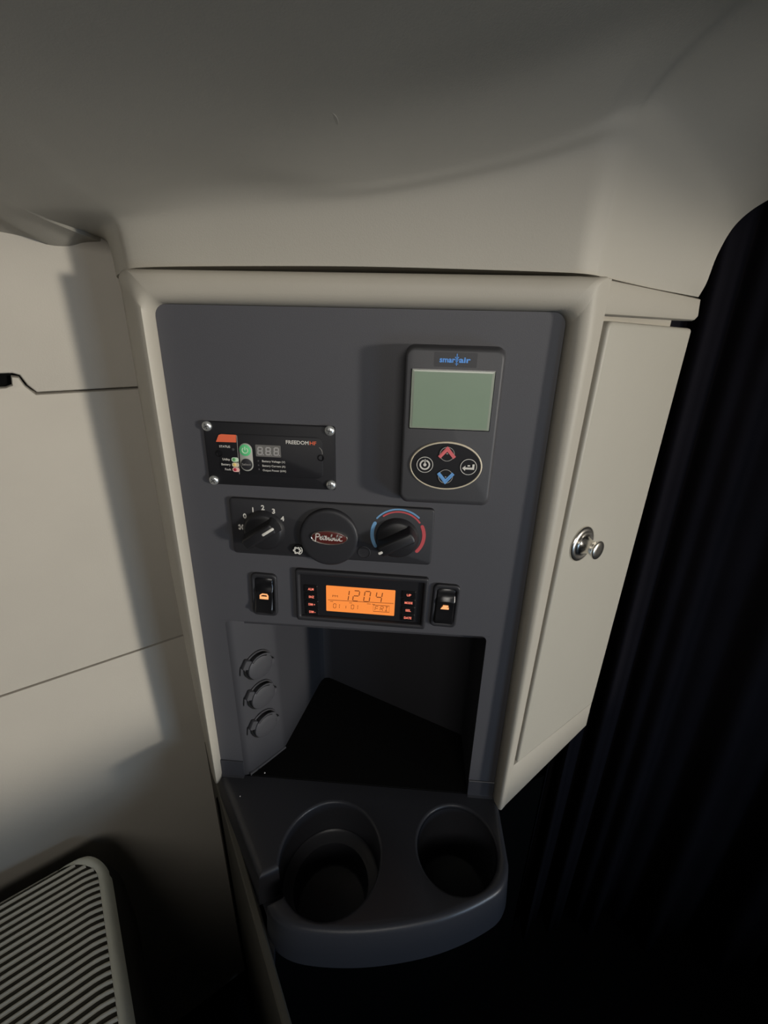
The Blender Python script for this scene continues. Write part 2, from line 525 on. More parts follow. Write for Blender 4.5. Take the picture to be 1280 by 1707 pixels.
# bezel frame swept round the charcoal front (left, top, right)
PL, PT, PR = -0.2305, 0.0090, 0.1180
PBZ = -0.5635
LEFT = [(0, .004), (.0006, -.004), (.0024, -.0105), (.0048, -.0130), (.0085, -.0120), (.0145, -.0075), (.0210, -.0020), (.0280, .0040), (.0330, .010), (.0330, .14)]
TOP = [(0, .004), (.0008, -.003), (.0026, -.0085), (.0060, -.0125), (.0100, -.0140), (.0160, -.0140), (.0215, -.0128), (.0247, -.0095), (.0262, -.003), (.0262, .12)]
RIGHT = [(0, .004), (.0008, -.002), (.0028, -.0065), (.0062, -.0098), (.0100, -.0115), (.0140, -.0120), (.0180, -.0110), (.0220, -.0078), (.0265, -.0040), (.0300, -.0010)]
RIN = 0.011
rings = []
NA = 10
for k in range(10):
    (ol, yl), (ot, yt), (orr, yr) = LEFT[k], TOP[k], RIGHT[k]
    pts = []
    nz = 16
    for i in range(nz + 1):                                   # up the left
        t = i / nz
        z = PBZ + (PT + ot - RIN - 0.12 * ot - PBZ) * t
        pts.append((PL - 0.0042 * (1 - t) - ol * (1 - 0.36 * (1 - t) ** 2.2), yl, z))
    for i in range(1, NA + 1):                                # top left corner
        a = PI - (PI / 2) * i / NA
        wgt = i / NA
        rl, rt = RIN + 0.12 * ol, RIN + 0.12 * ot
        pts.append((PL - ol + rl + rl * math.cos(a), yl * (1 - wgt) + yt * wgt, PT + ot - rt + rt * math.sin(a)))
    for i in range(1, 13):
        t = i / 13
        xa, xb = PL - ol + RIN + 0.12 * ol, PR + orr - RIN * (1 - orr / 0.031) - 0.001
        pts.append((xa + (xb - xa) * t, yt, PT + ot))
    for i in range(NA + 1):
        a = PI / 2 - (PI / 2) * i / NA
        wgt = i / NA
        rr_, rt = RIN * (1 - orr / 0.031) + 0.001, RIN * (1 - ot / 0.0275) + 0.001
        pts.append((PR + orr - rr_ + rr_ * math.cos(a), yt * (1 - wgt) + yr * wgt, PT + ot - rt + rt * math.sin(a)))
    for i in range(1, nz + 1):
        t = i / nz
        zt_ = PT + ot - RIN * (1 - ot / 0.0275) - 0.001
        z = zt_ - (zt_ - PBZ) * t
        pts.append((PR + 0.0012 * t + orr * (1 - 0.48 * t), yr - 0.0075 * t * (orr / .03), z))
    rings.append(pts)
mb = MB()
mb.rings(rings, False, False, closed=False)
frame = mb.build('front_frame', 'beige', cab, sharp=50)

# door side of the cabinet: frame (t along the side, z up, o out)
SP = Vector((0.131, -0.012, 0))
sf = Frame(SP, (TX, TY, 0), (0, 0, 1), (NX, NY, 0))


def t0(z):      # the slanting near edge of the door opening
    return 0.0282 + (0.0282 - 0.0109) * (z - 0.0047) / 0.496


mb = MB()
# post beside the door
zs = [-0.5640, -0.50, -0.40, -0.30, -0.20, -0.10, 0.0, 0.0080]
post = []
for z in zs:
    a = 0.0190 - 0.0150 * (0.009 - z) / 0.573
    b = t0(z) - 0.0034
    post.append([sf(a, z, -0.001), sf(b - 0.003, z, 0.0), sf(b - 0.001, z, -0.001), sf(b, z, -0.0035), sf(b, z, -0.02), sf(a, z, -0.02)])
mb.rings(post, True, True)
# top rail, lip
tr = []
for o, ins in ((-0.02, 0), (-0.004, 0.0), (-0.0012, 0.0012), (0.0, 0.004)):
    zt0, zt1 = 0.0352, 0.0268
    tr.append([sf(0.021, 0.0075 + ins, o), sf(0.192 - ins, 0.0058 + ins, o), sf(0.1975 - ins, 0.0095 + ins * 0.6, o), sf(0.194 - ins, zt1 - ins, o), sf(0.021, zt0 - ins - 0.0008, o)])
mb.rings(tr, True, True)
# top lid closing the lip back to the front
mb.add([sf(0.0, 0.0352, -0.001), sf(0.194, 0.0268, -0.004), sf(0.194, 0.0268, -0.05), sf(0, 0.0352, -0.05)], [(0, 1, 2, 3)])
# bottom rail
br = []
for o, ins in ((-0.02, 0), (-0.003, 0.0), (-0.0008, 0.001), (0.0, 0.003)):
    br.append([sf(0.002, -0.5635, o), sf(0.174 - ins, -0.5330 + ins, o), sf(0.174 - ins, -0.4895 - ins, o), sf(0.004, -0.4955 - ins, o)])
mb.rings(br, True, True)
# backing behind the door
mb.add([sf(0.0, -0.55, -0.013), sf(0.168, -0.52, -0.013), sf(0.168, 0.012, -0.013), sf(0.0, 0.012, -0.013)], [(0, 1, 2, 3)])
side = mb.build('side_frame', 'beige', cab, sharp=40)
mb = MB()
cc = [(0.132, 0.012), (0.248, 0.108), (0.215, 0.150), (0.108, 0.140), (0.100, 0.100), (0.124, 0.090)]
mb.rings([[(x, y, z) for x, y in cc] for z in (-0.55, 0.02)], True, True)
mb.build('carcass', 'void', cab)

# door
def door_ring(ins, o):
    def cr(p, c, q, r, n=5):
        p, c, q = Vector(p), Vector(c), Vector(q)
        a, b = c + (p - c).normalized() * r, c + (q - c).normalized() * r
        return [((1 - t) ** 2 * a + 2 * t * (1 - t) * c + t * t * b) for t in [i / n for i in range(n + 1)]]
    C = [(0.0109 + ins, -0.4915 + ins), (0.1688 - ins, -0.4855 + ins), (0.1835 - ins, -0.0012 - ins), (0.0282 + ins, 0.0035 - ins)]
    R_ = [0.003, 0.003, 0.004, 0.008]
    out = []
    for i in range(4):
        out += cr(C[i - 1], C[i], C[(i + 1) % 4], max(R_[i] - ins, 0.001))
    return [sf(p.x, p.y, o) for p in out]


mb = MB()
mb.rings([door_ring(0, -0.012), door_ring(0, -0.001), door_ring(0.0006, 0.0010), door_ring(0.0018, 0.0020), door_ring(0.0035, 0.0023)], True, True)
door = mb.build('door', 'door', cab, sharp=50)
kf = Frame(sf(0.0540, -0.2075, 0.0023), (TX, TY, 0), (0, 0, 1), (NX, NY, 0))
mb = MB()
mb.lathe(kf, 0, 0, [(0.0192, 0.0), (0.0192, 0.0014), (0.0184, 0.0026), (0.0160, 0.0034), (0.0146, 0.0036), (0.0132, 0.0030), (0.0105, 0.0034), (0.0090, 0.0050),
                    (0.0076, 0.0085), (0.0071, 0.0110), (0.0074, 0.0135), (0.0086, 0.0160), (0.0096, 0.0172), (0.0098, 0.0188), (0.0092, 0.0195), (0.004, 0.0197)], 48)
tag(mb.build('knob', 'chrome', door, sharp=60), 'round chrome pull knob')

# charcoal fascia with the opening of the niche
ol = []
r = 0.010
ol.append((PL - 0.0042, -0.5570))
for i in range(7):
    a = PI - PI / 2 * i / 6
    ol.append((PL + r + r * math.cos(a), PT - r + r * math.sin(a)))
for i in range(7):
    a = PI / 2 - PI / 2 * i / 6
    ol.append((PR - r + r * math.cos(a), PT - r + r * math.sin(a)))
ol.append((PR + 0.0012, -0.5570))
NL, NR, NT, NB = -0.2045, 0.0868, -0.3150, -0.5590
ol.append((NR, -0.5570))
r = 0.006
for i in range(6):
    a = PI / 2 * i / 5
    ol.append((NR - r + r * math.cos(a), NT - r + r * math.sin(a)))
for i in range(6):
    a = PI / 2 + PI / 2 * i / 5
    ol.append((NL + r + r * math.cos(a), NT - r + r * math.sin(a)))
ol.append((NL, -0.5570))
mb = MB()
mb.rings([[W0(u, v, -0.004) for u, v in ol], [W0(u, v, 0.0) for u, v in ol]], True, True)
fascia = mb.build('fascia', 'fascia', cab)
# lip rolling from the fascia down into the niche
mb = MB()
lip = []
for i in range(8):
    a = PI / 2 * i / 7
    lip.append((0.014 * math.sin(a), NT + 0.0005 - 0.013 * (1 - math.cos(a))))
lip.append((0.20, NT - 0.0150))
mb.rings([[(u, y - 0.0002, z) for y, z in lip] for u in (NL - 0.004, NR + 0.004)], False, False, closed=False)
# walls of the niche
path = [(NL - 0.001, 0.0), (-0.2035, 0.0002), (-0.2000, 0.0012), (-0.1968, 0.0034), (-0.1930, 0.0075), (-0.1690, 0.0385), (-0.1655, 0.0430), (-0.1638, 0.0465), (-0.1630, 0.0510), (-0.1400, 0.1740), (-0.1385, 0.1800),
        (-0.1345, 0.1875), (-0.1280, 0.1890), (-0.1200, 0.1860), (0.0820, 0.0935), (0.0855, 0.0910), (0.0872, 0.0870), (NR, 0.0030), (NR, -0.0000)]
mb.rings([[(x, y, z) for x, y in path] for z in (NT - 0.001, -0.40, -0.48, -0.5600)], False, False, closed=False)
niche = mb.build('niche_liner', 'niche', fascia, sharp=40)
mb = MB()
mp = [(-0.1975, 0.0005), (-0.1660, 0.0480), (-0.1400, 0.1900), (-0.1300, 0.1930), (0.0860, 0.0950), (0.0885, 0.0005)]
mb.rings([[(x, y, z) for x, y in mp] for z in (-0.5640, -0.5592)], True, True)
mb.build('rubber_mat', 'mat', fascia)
# rounded kerb at the foot of the socket face
mb = MB()
kp = [(-0.1985, 0.0015), (-0.1810, 0.0243), (-0.1638, 0.0475)]
kr = []
for x, y in kp:
    kr.append([Vector((x, y, -0.5595)) + Vector((0.79, -0.61, 0)) * (0.0032 * math.cos(a)) + Vector((0, 0, 0.0032 * math.sin(a))) for a in [PI * i / 6 - PI / 2 for i in range(7)]] + [Vector((x, y, -0.5625)) - Vector((0.79, -0.61, 0)) * 0.003])
mb.rings(kr, True, True)
mb.build('kerb', 'niche', fascia)

# base under the tray: dark plinth, side board with a thin edge
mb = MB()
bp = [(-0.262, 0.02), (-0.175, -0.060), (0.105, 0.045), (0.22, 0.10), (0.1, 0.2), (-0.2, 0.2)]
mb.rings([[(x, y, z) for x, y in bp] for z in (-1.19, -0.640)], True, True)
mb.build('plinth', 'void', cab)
bd = Vector((0.2182, -0.3149, 0)).normalized()
bn = Vector((bd.y, -bd.x, 0))
bf = Frame((-0.3155, 0.1019, -0.6), bd, (0, 0, 1), -bn if bn.x > 0 else bn)
mb = MB()
rb = []
for o, ins in ((-0.008, 0.0015), (-0.0065, 0), (-0.0015, 0), (0.0, 0.0015)):
    rb.append([bf(-0.05, -0.55, o), bf(0.62, -0.55, o), bf(0.62, -ins, o), bf(-0.05, -ins, o)])
mb.rings(rb, True, True)
mb.build('side_board', 'board', cab)

# ------------------------------------------------------------------ cup holder tray
tray = empty('cup_holder_tray', (-0.05, -0.06, -0.62), 'charcoal moulded tray with two round cup holders jutting out below the cabinet front', 'cup holder')
TZ = -0.5600
corner = [(-0.2385, -0.0005), (-0.150, -0.1130), (-0.1365, -0.1330), (-0.1240, -0.1480), (-0.1060, -0.1570), (-0.0800, -0.1600), (-0.0400, -0.1582), (0.0, -0.1520), (0.0400, -0.1420), (0.0720, -0.1300), (0.0980, -0.1170), (0.1140, -0.1060), (0.1230, -0.0920), (0.1262, -0.0780), (0.1250, -0.0005)]
mid = crom(corner[1:-1], 4)
outl = [corner[0]] + [tuple(p) for p in mid] + [corner[-1]]


def inset_poly(P, d, keep=()):
    n = len(P)
    out = []
    for i in range(n):
        a, b, c = Vector(P[i - 1]), Vector(P[i]), Vector(P[(i + 1) % n])
        d1, d2 = (b - a).normalized(), (c - b).normalized()
        n1, n2 = Vector((-d1.y, d1.x)), Vector((-d2.y, d2.x))
        m_ = n1 + n2
        m_ = m_ / max(m_.dot(n1), 0.5)
        q = b + m_ * d
        if i in keep:
            q.y = b.y
        out.append((q.x, q.y))
    return out


kp = (0, len(outl) - 1)
RT = 0.0065
prof = [(0.0080, -0.0620), (0.0020, -0.0595), (-0.0040, -0.0540)]
for i in range(7):
    a = PI / 2 * i / 6
    prof.append((RT * (1 - math.cos(a)) - 0.0006 * (1 - i / 6), -RT * (1 - math.sin(a))))
mb = MB()
mb.rings([[(x, y, TZ + z) for x, y in inset_poly(outl, ins, kp)] for ins, z in prof], True, True)
body = mb.build('tray_body', 'tray', tray)
CUPS = [(-0.0745, -0.0885, 0.0560, 0.0615), (0.0695, -0.0668, 0.0450, 0.0485)]


def cutter(m):
    o = m.build('cut', 'tray', tray)
    return o


cuts = []
for cx, cy, ra, rb_ in CUPS:
    m_ = MB()
    f_ = Frame((cx, cy, TZ), (1, 0, 0), (0, 1, 0), (0, 0, 1))
    fl = 0.0036
    pr = [(ra + 0.0006, -0.10)] + [(ra + 0.0006 + fl * (1 - math.cos(PI / 2 * i / 5)), -fl + fl * math.sin(PI / 2 * i / 5)) for i in range(6)] + [(ra + 0.0006 + fl + 0.001, 0.02)]
    m_.lathe(f_, 0, 0, pr, 72, True, True, sv=rb_ / ra)
    cuts.append(cutter(m_))
# mug handle slot, running from the left cup out through the tray's left edge
m_ = MB()
sd = Vector((-0.0600, -0.0380, 0)).normalized()
sf2 = Frame((-0.0745, -0.0885, TZ), (sd.x, sd.y, 0), (-sd.y, sd.x, 0), (0, 0, 1))
pr = [(0.0, -0.048), (0.0, -0.006)] + [(-0.006 * (1 - math.cos(PI / 2 * i / 5)), -0.006 + 0.006 * math.sin(PI / 2 * i / 5)) for i in range(1, 6)] + [(-0.007, 0.02)]
m_.plate(sf2, rrect(0.02, 0.14, -0.0140, 0.0140, 0.008), pr, True, True)
cuts.append(cutter(m_))
for c in cuts:
    md = body.modifiers.new('b', 'BOOLEAN')
    md.operation = 'DIFFERENCE'
    md.object = c
    md.solver = 'EXACT'
dg = bpy.context.evaluated_depsgraph_get()
nm = bpy.data.meshes.new_from_object(body.evaluated_get(dg))
body.modifiers.clear()
body.data = nm
nm.polygons.foreach_set('use_smooth', [True] * len(nm.polygons))
nm.set_sharp_from_angle(angle=math.radians(38))
for c in cuts:
    bpy.data.objects.remove(c)
for k, (cx, cy, ra, rb_) in enumerate(CUPS):
    m_ = MB()
    f_ = Frame((cx, cy, TZ), (1, 0, 0), (0, 1, 0), (0, 0, 1))
    if k == 0:
        pr = [(ra, -0.0490), (ra - 0.002, -0.0520), (ra - 0.0100, -0.0535), (ra - 0.0125, -0.0550), (ra - 0.0145, -0.0900), (ra - 0.018, -0.0930), (0.001, -0.0930)]
    else:
        pr = [(ra, -0.0040), (ra - 0.004, -0.0800), (ra - 0.008, -0.0840), (0.001, -0.0840)]
    m_.lathe(f_, 0, 0, pr, 64, False, False, sv=rb_ / ra)
    m_.build('cup_well', 'tray', tray, sharp=50)
# upstands that meet the fascia on either side of the niche
for u0, u1 in ((-0.2345, -0.2046), (0.0870, 0.1190)):
    m_ = MB()
    pu = [(-0.0002, -0.5345), (-0.0010, -0.5345), (-0.0018, -0.5353), (-0.0018, -0.5560), (-0.0026, -0.5585), (-0.0050, -0.5600), (-0.0002, -0.5605)]
    m_.rings([[(u, y, z) for y, z in pu] for u in (u0, u1)], True, True)
    m_.build('upstand', 'tray', tray)
# flange down the left of the tray towards the side board
m_ = MB()
fl = [(-0.262, 0.030), (-0.2385, 0.006), (-0.150, -0.1130), (-0.1240, -0.1480), (-0.1150, -0.1830), (-0.2550, 0.0190)]
m_.rings([[(x, y, z) for x, y in fl] for z in (-0.6220, -0.6080)], True, True)
m_.build('flange', 'tray', tray)

# ------------------------------------------------------------------ inverter remote
fr = panel_frame(-0.13735, -0.12175, -0.4)
inv = empty('inverter_remote', (-0.13735, 0, -0.12175), 'flat black inverter control plate with four silver screws and a green power button', 'control panel')
L = fr.l
U0, U1, V0, V1 = -0.0624, 0.0624, -0.0308, 0.0310
mb = MB()
mb.plate(fr, rrect(U0, U1, V0, V1, 0.0022), [(0, 0), (0, 0.0022), (0.0003, 0.0027), (0.0010, 0.0030)])
mb.build('plate', 'blackplate', inv)
O = 0.0030
# raised membrane, slightly inset
mb = MB()
a0, b0 = L(-0.1872, -0.1412)
a1, b1 = L(-0.0868, -0.1016)
mb.plate(fr, rrect(a0, a1, b0, b1, 0.006), [(0, O), (0.0, O + 0.0003), (0.0005, O + 0.0006)])
mb.build('membrane', 'blackplate', inv)
O2 = O + 0.0006
for i, (u, z) in enumerate(((-0.1953, -0.0947), (-0.0795, -0.0949), (-0.1949, -0.1478), (-0.0793, -0.1474))):
    u, v = L(u, z)
    mb = MB()
    mb.lathe(fr, u, v, [(0.0047, O), (0.0047, O + 0.0010), (0.0040, O + 0.0021), (0.0026, O + 0.0028), (0.0012, O + 0.0030)], 24)
    s_ = mb.build('screw', 'steel', inv, sharp=60)
    mb = MB()
    an = 0.4 + i * 0.9
    for q in (an, an + PI / 2):
        mb.stroke(fr, [(u - 0.0026 * math.cos(q), v - 0.0026 * math.sin(q)), (u + 0.0026 * math.cos(q), v + 0.0026 * math.sin(q))], 0.0007, O + 0.0028)
    mb.build('cross_slot', 'faint', s_)
mb = MB()
mb.flat(fr, [L(-0.1882, -0.1093), L(-0.1688, -0.1092), L(-0.1680, -0.1020), L(-0.1825, -0.1018), L(-0.1850, -0.1028)], O2)
mb.build('orange_flash', 'orange', inv)
mb = MB()
mb.flat(fr, [L(-0.1677, -0.1024), L(-0.1673, -0.1024), L(-0.1684, -0.1404), L(-0.1688, -0.1404)], O2)
mb.build('divider_line', 'greyprint', inv)
mb = MB()
u, v = L(-0.1855, -0.1146)
mb.text(fr, 'STATUS', u, v, 0.0021, 0.0105, O2, bold=0.012)
mb.build('lettering', 'white', inv)
mb = MB()
for t, z in (('Utility', -0.1271), ('Battery', -0.1322), ('Fault', -0.1371)):
    u, v = L(-0.1764, z)
    w_ = {'Utility': 0.0074, 'Battery': 0.0090, 'Fault': 0.0060}[t]
    mb.text(fr, t, u - w_, v, 0.0021, w_, O2, bold=0.012)
mb.build('lettering', 'white', inv)
mb = MB()
for t, z, w_ in (('Battery Voltage (V)', -0.1273, 0.0222), ('Battery Current (A)', -0.1318, 0.0222), ('Output Power (kW)', -0.1363, 0.0226)):
    u, v = L(-0.1452, z)
    mb.text(fr, t, u, v, 0.0019, w_, O2, bold=0.012)
mb.build('lettering', 'white', inv)
mb = MB()
u, v = L(-0.1210, -0.1086)
mb.text(fr, 'FREEDOM', u, v, 0.0034, 0.0215, O2, bold=0.018)
mb.build('lettering', 'white', inv)
mb = MB()
u, v = L(-0.0985, -0.1088)
mb.text(fr, 'HF', u, v, 0.0034, 0.0063, O2, bold=0.018)
mb.build('orange_lettering', 'orange', inv)
# status lenses
for n_, m1, m2, z in (('utility_light', 'palegreen', 'ledgreen', -0.1260), ('battery_light', 'cream', 'ledyellow', -0.1311), ('fault_light', 'pink', 'ledred', -0.1360)):
    u, v = L(-0.1716, z)
    mb = MB()
    mb.flat(fr, rrect(u - 0.0034, u + 0.0036, v - 0.0023, v + 0.0021, 0.0021)(0), O2, 0.0003)
    p_ = mb.build(n_, m1, inv)
    mb = MB()
    mb.lathe(fr, u - 0.0008, v, [(0.0016, O2), (0.0016, O2 + 0.0005), (0.0008, O2 + 0.0008)], 16)
    mb.build('lens', m2, p_)
# button pill
mb = MB()
u, v = L(-0.1602, -0.1232)
mb.plate(fr, rrect(u - 0.0062, u + 0.0062, v - 0.0137, v + 0.0136, 0.0062, 8), [(0, O2), (0, O2 + 0.0006), (0.0005, O2 + 0.0009)])
pad = mb.build('button_pad', 'silverpad', inv)
mb = MB()
u, v = L(-0.1604, -0.1162)
mb.lathe(fr, u, v, [(0.0056, O2 + 0.0008), (0.0056, O2 + 0.0013), (0.005, O2 + 0.0016)], 28)
gb = mb.build('power_button', 'green', inv)
mb = MB()
ang = [math.radians(125 + 290 * i / 20) for i in range(21)]
mb.stroke(fr, [(u + 0.0027 * math.cos(a), v + 0.0027 * math.sin(a)) for a in ang], 0.0008, O2 + 0.0016)
mb.stroke(fr, [(u, v + 0.0036), (u, v + 0.0002)], 0.0008, O2 + 0.0016)
mb.build('power_symbol', 'palegreen', gb)
mb = MB()
u, v = L(-0.1602, -0.1300)
mb.lathe(fr, u, v, [(0.0056, O2 + 0.0008), (0.0056, O2 + 0.0013), (0.005, O2 + 0.0016)], 28)
sb = mb.build('select_button', 'hvac', inv)
mb = MB()
mb.text(fr, 'Select', u, v - 0.0009, 0.0022, 0.0088, O2 + 0.0016, 'CENTER')
mb.build('lettering', 'greyprint', sb)
# unlit digits


def seg_digit(mb, fr, u, v, w_, h, wd, segs, o, slant=0.08, gap=0.12):
    def P(x, y):
        return (u + x * w_ + slant * h * y, v + y * h)
    g = gap * 0.5
    S = {'a': ((g, 1), (1 - g, 1)), 'g': ((g, .5), (1 - g, .5)), 'd': ((g, 0), (1 - g, 0)),
         'f': ((0, 1 - g * .6), (0, .5 + g * .6)), 'b': ((1, 1 - g * .6), (1, .5 + g * .6)),
         'e': ((0, .5 - g * .6), (0, g * .6)), 'c': ((1, .5 - g * .6), (1, g * .6)),
         'i': ((.5, 1), (.5, 0)), 'r': ((.35, .5), (1, 0))}
    for s_ in segs:
        a, b = S[s_]
        mb.stroke(fr, [P(*a), P(*b)], wd, o)


mb = MB()
a0, b0 = L(-0.1506, -0.1219)
a1, b1 = L(-0.1264, -0.1107)
mb.plate(fr, rrect(a0, a1, b0, b1, 0.0006), [(0, O2), (0, O2 + 0.0004)])
dw = mb.build('digit_window', 'digitwin', inv)
mb = MB()
for k in range(3):
    seg_digit(mb, fr, a0 + 0.0020 + k * 0.0078, b0 + 0.0022, 0.0040, 0.0068, 0.0011, 'abcdefg', O2 + 0.0004)
    mb.lathe(fr, a0 + 0.0072 + k * 0.0078, b0 + 0.0020, [(0.0005, O2 + 0.0004), (0.0005, O2 + 0.0006)], 10)
mb.build('digits', 'digit', dw)
for u, z, rr in ((-0.1724, -0.1162, 0.0013), (-0.1490, -0.1264, 0.0008), (-0.1491, -0.1306, 0.0008), (-0.1489, -0.1347, 0.0008)):
    u, v = L(u, z)
    mb = MB()
    mb.lathe(fr, u, v, [(rr, O2), (rr, O2 + 0.0003), (rr * .5, O2 + 0.0005)], 14)
    mb.build('indicator_light', 'faint', inv)
for u, z in ((-0.0884, -0.1209), (-0.1863, -0.1208)):
    u, v = L(u, z)
    mb = MB()
    mb.lathe(fr, u, v, [(0.0032, O2 - 0.0002), (0.0032, O2 + 0.0004), (0.0024, O2 + 0.0005), (0.0020, O2 - 0.0001)], 20)
    mb.build('recessed_screw', 'black', inv)
mb = MB()
u, v = L(-0.0936, -0.1165)
mb.arc(fr, u, v, 0.0066, 0.0069, -5, 55, O2, 0.0002)
mb.build('corner_line', 'greyprint', inv)

# ------------------------------------------------------------------ climate display
fr = panel_frame(0.0290, -0.0890, -0.3)
L = fr.l
cd = empty('climate_display', (0.0290, 0, -0.0890), 'black handheld-style climate controller with green-grey screen and oval keypad', 'control panel')


def arect(u0, u1, z0, z1, r):
    a, b = L(u0, z0)
    c, d = L(u1, z1)
    return rrect(a, c, b, d, r)(0)


mb = MB()
OD = 0.0240
RG = [(arect(-0.0122, 0.0716, -0.1592, -0.0185, 0.007), 0.0), (arect(-0.0122, 0.0714, -0.1588, -0.0186, 0.007), 0.009), (arect(-0.0122, 0.0698, -0.1550, -0.0196, 0.007), 0.0185),
      (arect(-0.0121, 0.0684, -0.1520, -0.0204, 0.007), 0.0225), (arect(-0.0112, 0.0670, -0.1504, -0.0214, 0.0062), 0.0237), (arect(-0.0100, 0.0658, -0.1492, -0.0226, 0.005), OD)]
mb.rings([[fr(u, v, o) for u, v in p] for p, o in RG], False, True)
mb.build('housing', 'housing', cd, sharp=40)
# badge with two fine side grooves
mb = MB()
bp_ = arect(0.0118, 0.0462, -0.0340, -0.0228, 0.0006)
mb.flat(fr, bp_, OD, 0.0002)
mb.build('badge', 'badge', cd)
mb = MB()
u, v = L(0.0160, -0.0304)
mb.text(fr, 'smar', u, v, 0.0042, 0.0126, OD + 0.0002, bold=0.03)
u, v = L(0.0316, -0.0304)
mb.text(fr, 'air', u, v, 0.0042, 0.0094, OD + 0.0002, bold=0.03)
u, v = L(0.0298, -0.0285)     # the t: snowflake-like star with a long stem
mb.stroke(fr, [(u, v + 0.0048), (u, v - 0.0044)], 0.0006, OD + 0.0003)
for q in range(6):
    a = q * PI / 3
    mb.stroke(fr, [(u + 0.0003 * math.cos(a), v + 0.0003 * math.sin(a)), (u + 0.0017 * math.cos(a), v + 0.0017 * math.sin(a))], 0.00045, OD + 0.0003)
mb.stroke(fr, [(u - 0.0016, v + 0.0020), (u + 0.0016, v + 0.0020)], 0.0006, OD + 0.0003)
mb.stroke(fr, [(u - 0.0012, v - 0.0030), (u + 0.0014, v - 0.0030)], 0.0005, OD + 0.0003)
mb.build('lettering', 'bluelogo', cd)
# screen: dark surround, clear edge, lcd
mb = MB()
S0 = arect(-0.0068, 0.0622, -0.0855, -0.0362, 0.0008)
S1 = arect(-0.0062, 0.0617, -0.0849, -0.0367, 0.0006)
mb.rings([[fr(u, v, o) for u, v in p] for p, o in ((S0, OD - 0.0005), (S0, OD + 0.0005), (S1, OD + 0.0006))], False, True)
mb.build('screen_surround', 'black', cd)
mb = MB()
S2 = arect(-0.0061, 0.0615, -0.0847, -0.0369, 0.0005)
S3 = arect(-0.0045, 0.0600, -0.0838, -0.0380, 0.0005)
mb.rings([[fr(u, v, o) for u, v in p] for p, o in ((S2, OD + 0.0006), (S2, OD + 0.0010), (S3, OD + 0.0013))], False, True)
scr = mb.build('screen', 'lcdedge', cd)
mb = MB()
S4 = arect(-0.0040, 0.0595, -0.0836, -0.0383, 0.0005)
mb.flat(fr, S4, OD + 0.0013, 0.0002)
mb.build('lcd_pane', 'lcd', scr)
# keypad
u, v = L(0.0272, -0.1176)
mb = MB()
mb.plate(fr, oval(u, v, 0.0318, 0.0219), [(0, OD - 0.0002), (0.0, OD + 0.0010), (0.0004, OD + 0.0015), (0.0010, OD + 0.0016), (0.0013, OD + 0.0012)])
kp_ = mb.build('keypad_ring', 'cream', cd, sharp=60)
mb = MB()
mb.plate(fr, oval(u, v, 0.0304, 0.0205), [(0, OD + 0.0010), (0.0, OD + 0.0013), (0.008, OD + 0.0015)])
kp_ = mb.build('keypad', 'blackplate', cd)
OK = OD + 0.0014


def ringline(mb, u, v, r, wd, o, n=32):
    mb.stroke(fr, [(u + r * math.cos(2 * PI * i / n), v + r * math.sin(2 * PI * i / n)) for i in range(n)], wd, o, closed=True)


def ring_key(name, u, z):
    u, v = L(u, z)
    b = MB()
    b.lathe(fr, u, v, [(0.0072, OK - 0.0004), (0.0072, OK + 0.0006)], 32)
    k = b.build(name, 'blackplate', kp_, smooth=False)
    return k, u, v


k, u, v = ring_key('power_key', 0.0088, -0.1168)
mb = MB()
ringline(mb, u, v, 0.0070, 0.0005, OK + 0.0006)
a_ = [math.radians(105 + 330 * i / 24) for i in range(25)]
mb.stroke(fr, [(u + 0.0040 * math.cos(a), v + 0.0040 * math.sin(a)) for a in a_], 0.0013, OK + 0.0007)
mb.stroke(fr, [(u, v + 0.0052), (u, v)], 0.0008, OK + 0.0007)
mb.lathe(fr, u, v, [(0.0014, OK + 0.0006), (0.0014, OK + 0.0010)], 16)
mb.build('power_symbol', 'white', cd)
k, u, v = ring_key('enter_key', 0.0470, -0.1173)
mb = MB()
ringline(mb, u, v, 0.0070, 0.0005, OK + 0.0006)
mb.flat(fr, [(u - 0.0055, v - 0.0012), (u - 0.0028, v + 0.0012), (u - 0.0028, v - 0.0004), (u + 0.0032, v - 0.0004), (u + 0.0032, v + 0.0026), (u + 0.0050, v + 0.0026), (u + 0.0050, v - 0.0022), (u - 0.0028, v - 0.0022), (u - 0.0028, v - 0.0036)], OK + 0.0007)
mb.flat(fr, [(u - 0.0010, v + 0.0006), (u + 0.0012, v + 0.0006), (u + 0.0012, v + 0.0018), (u - 0.0010, v + 0.0018)], OK + 0.0007)
mb.build('enter_symbol', 'white', cd)
for name, z, sg, mm in (('up_key', -0.1065, 1, 'coral'), ('down_key', -0.1268, -1, 'blue')):
    k, u, v = ring_key(name, 0.0276, z)
    mb = MB()
    ringline(mb, u, v, 0.0062, 0.0005, OK + 0.0006)
    mb.flat(fr, [(u - 0.0009, v + sg * 0.0000), (u + 0.0009, v + sg * 0.0000), (u, v + sg * 0.0014)][::sg], OK + 0.0007)
    mb.build('key_ring', 'greyprint', cd)
    mb = MB()
    y0 = v + sg * 0.0072
    mb.flat(fr, [(u, y0), (u + 0.0077, y0 - sg * 0.0092), (u + 0.0056, y0 - sg * 0.0112), (u, y0 - sg * 0.0048), (u - 0.0056, y0 - sg * 0.0112), (u - 0.0077, y0 - sg * 0.0092)][::sg], OK + 0.0008)
    mb.stroke(fr, [(u - 0.0066, y0 - sg * 0.0093), (u, y0 - sg * 0.0018), (u + 0.0066, y0 - sg * 0.0093)], 0.0005, OK + 0.0011)
    mb.build('arrow', mm, cd)

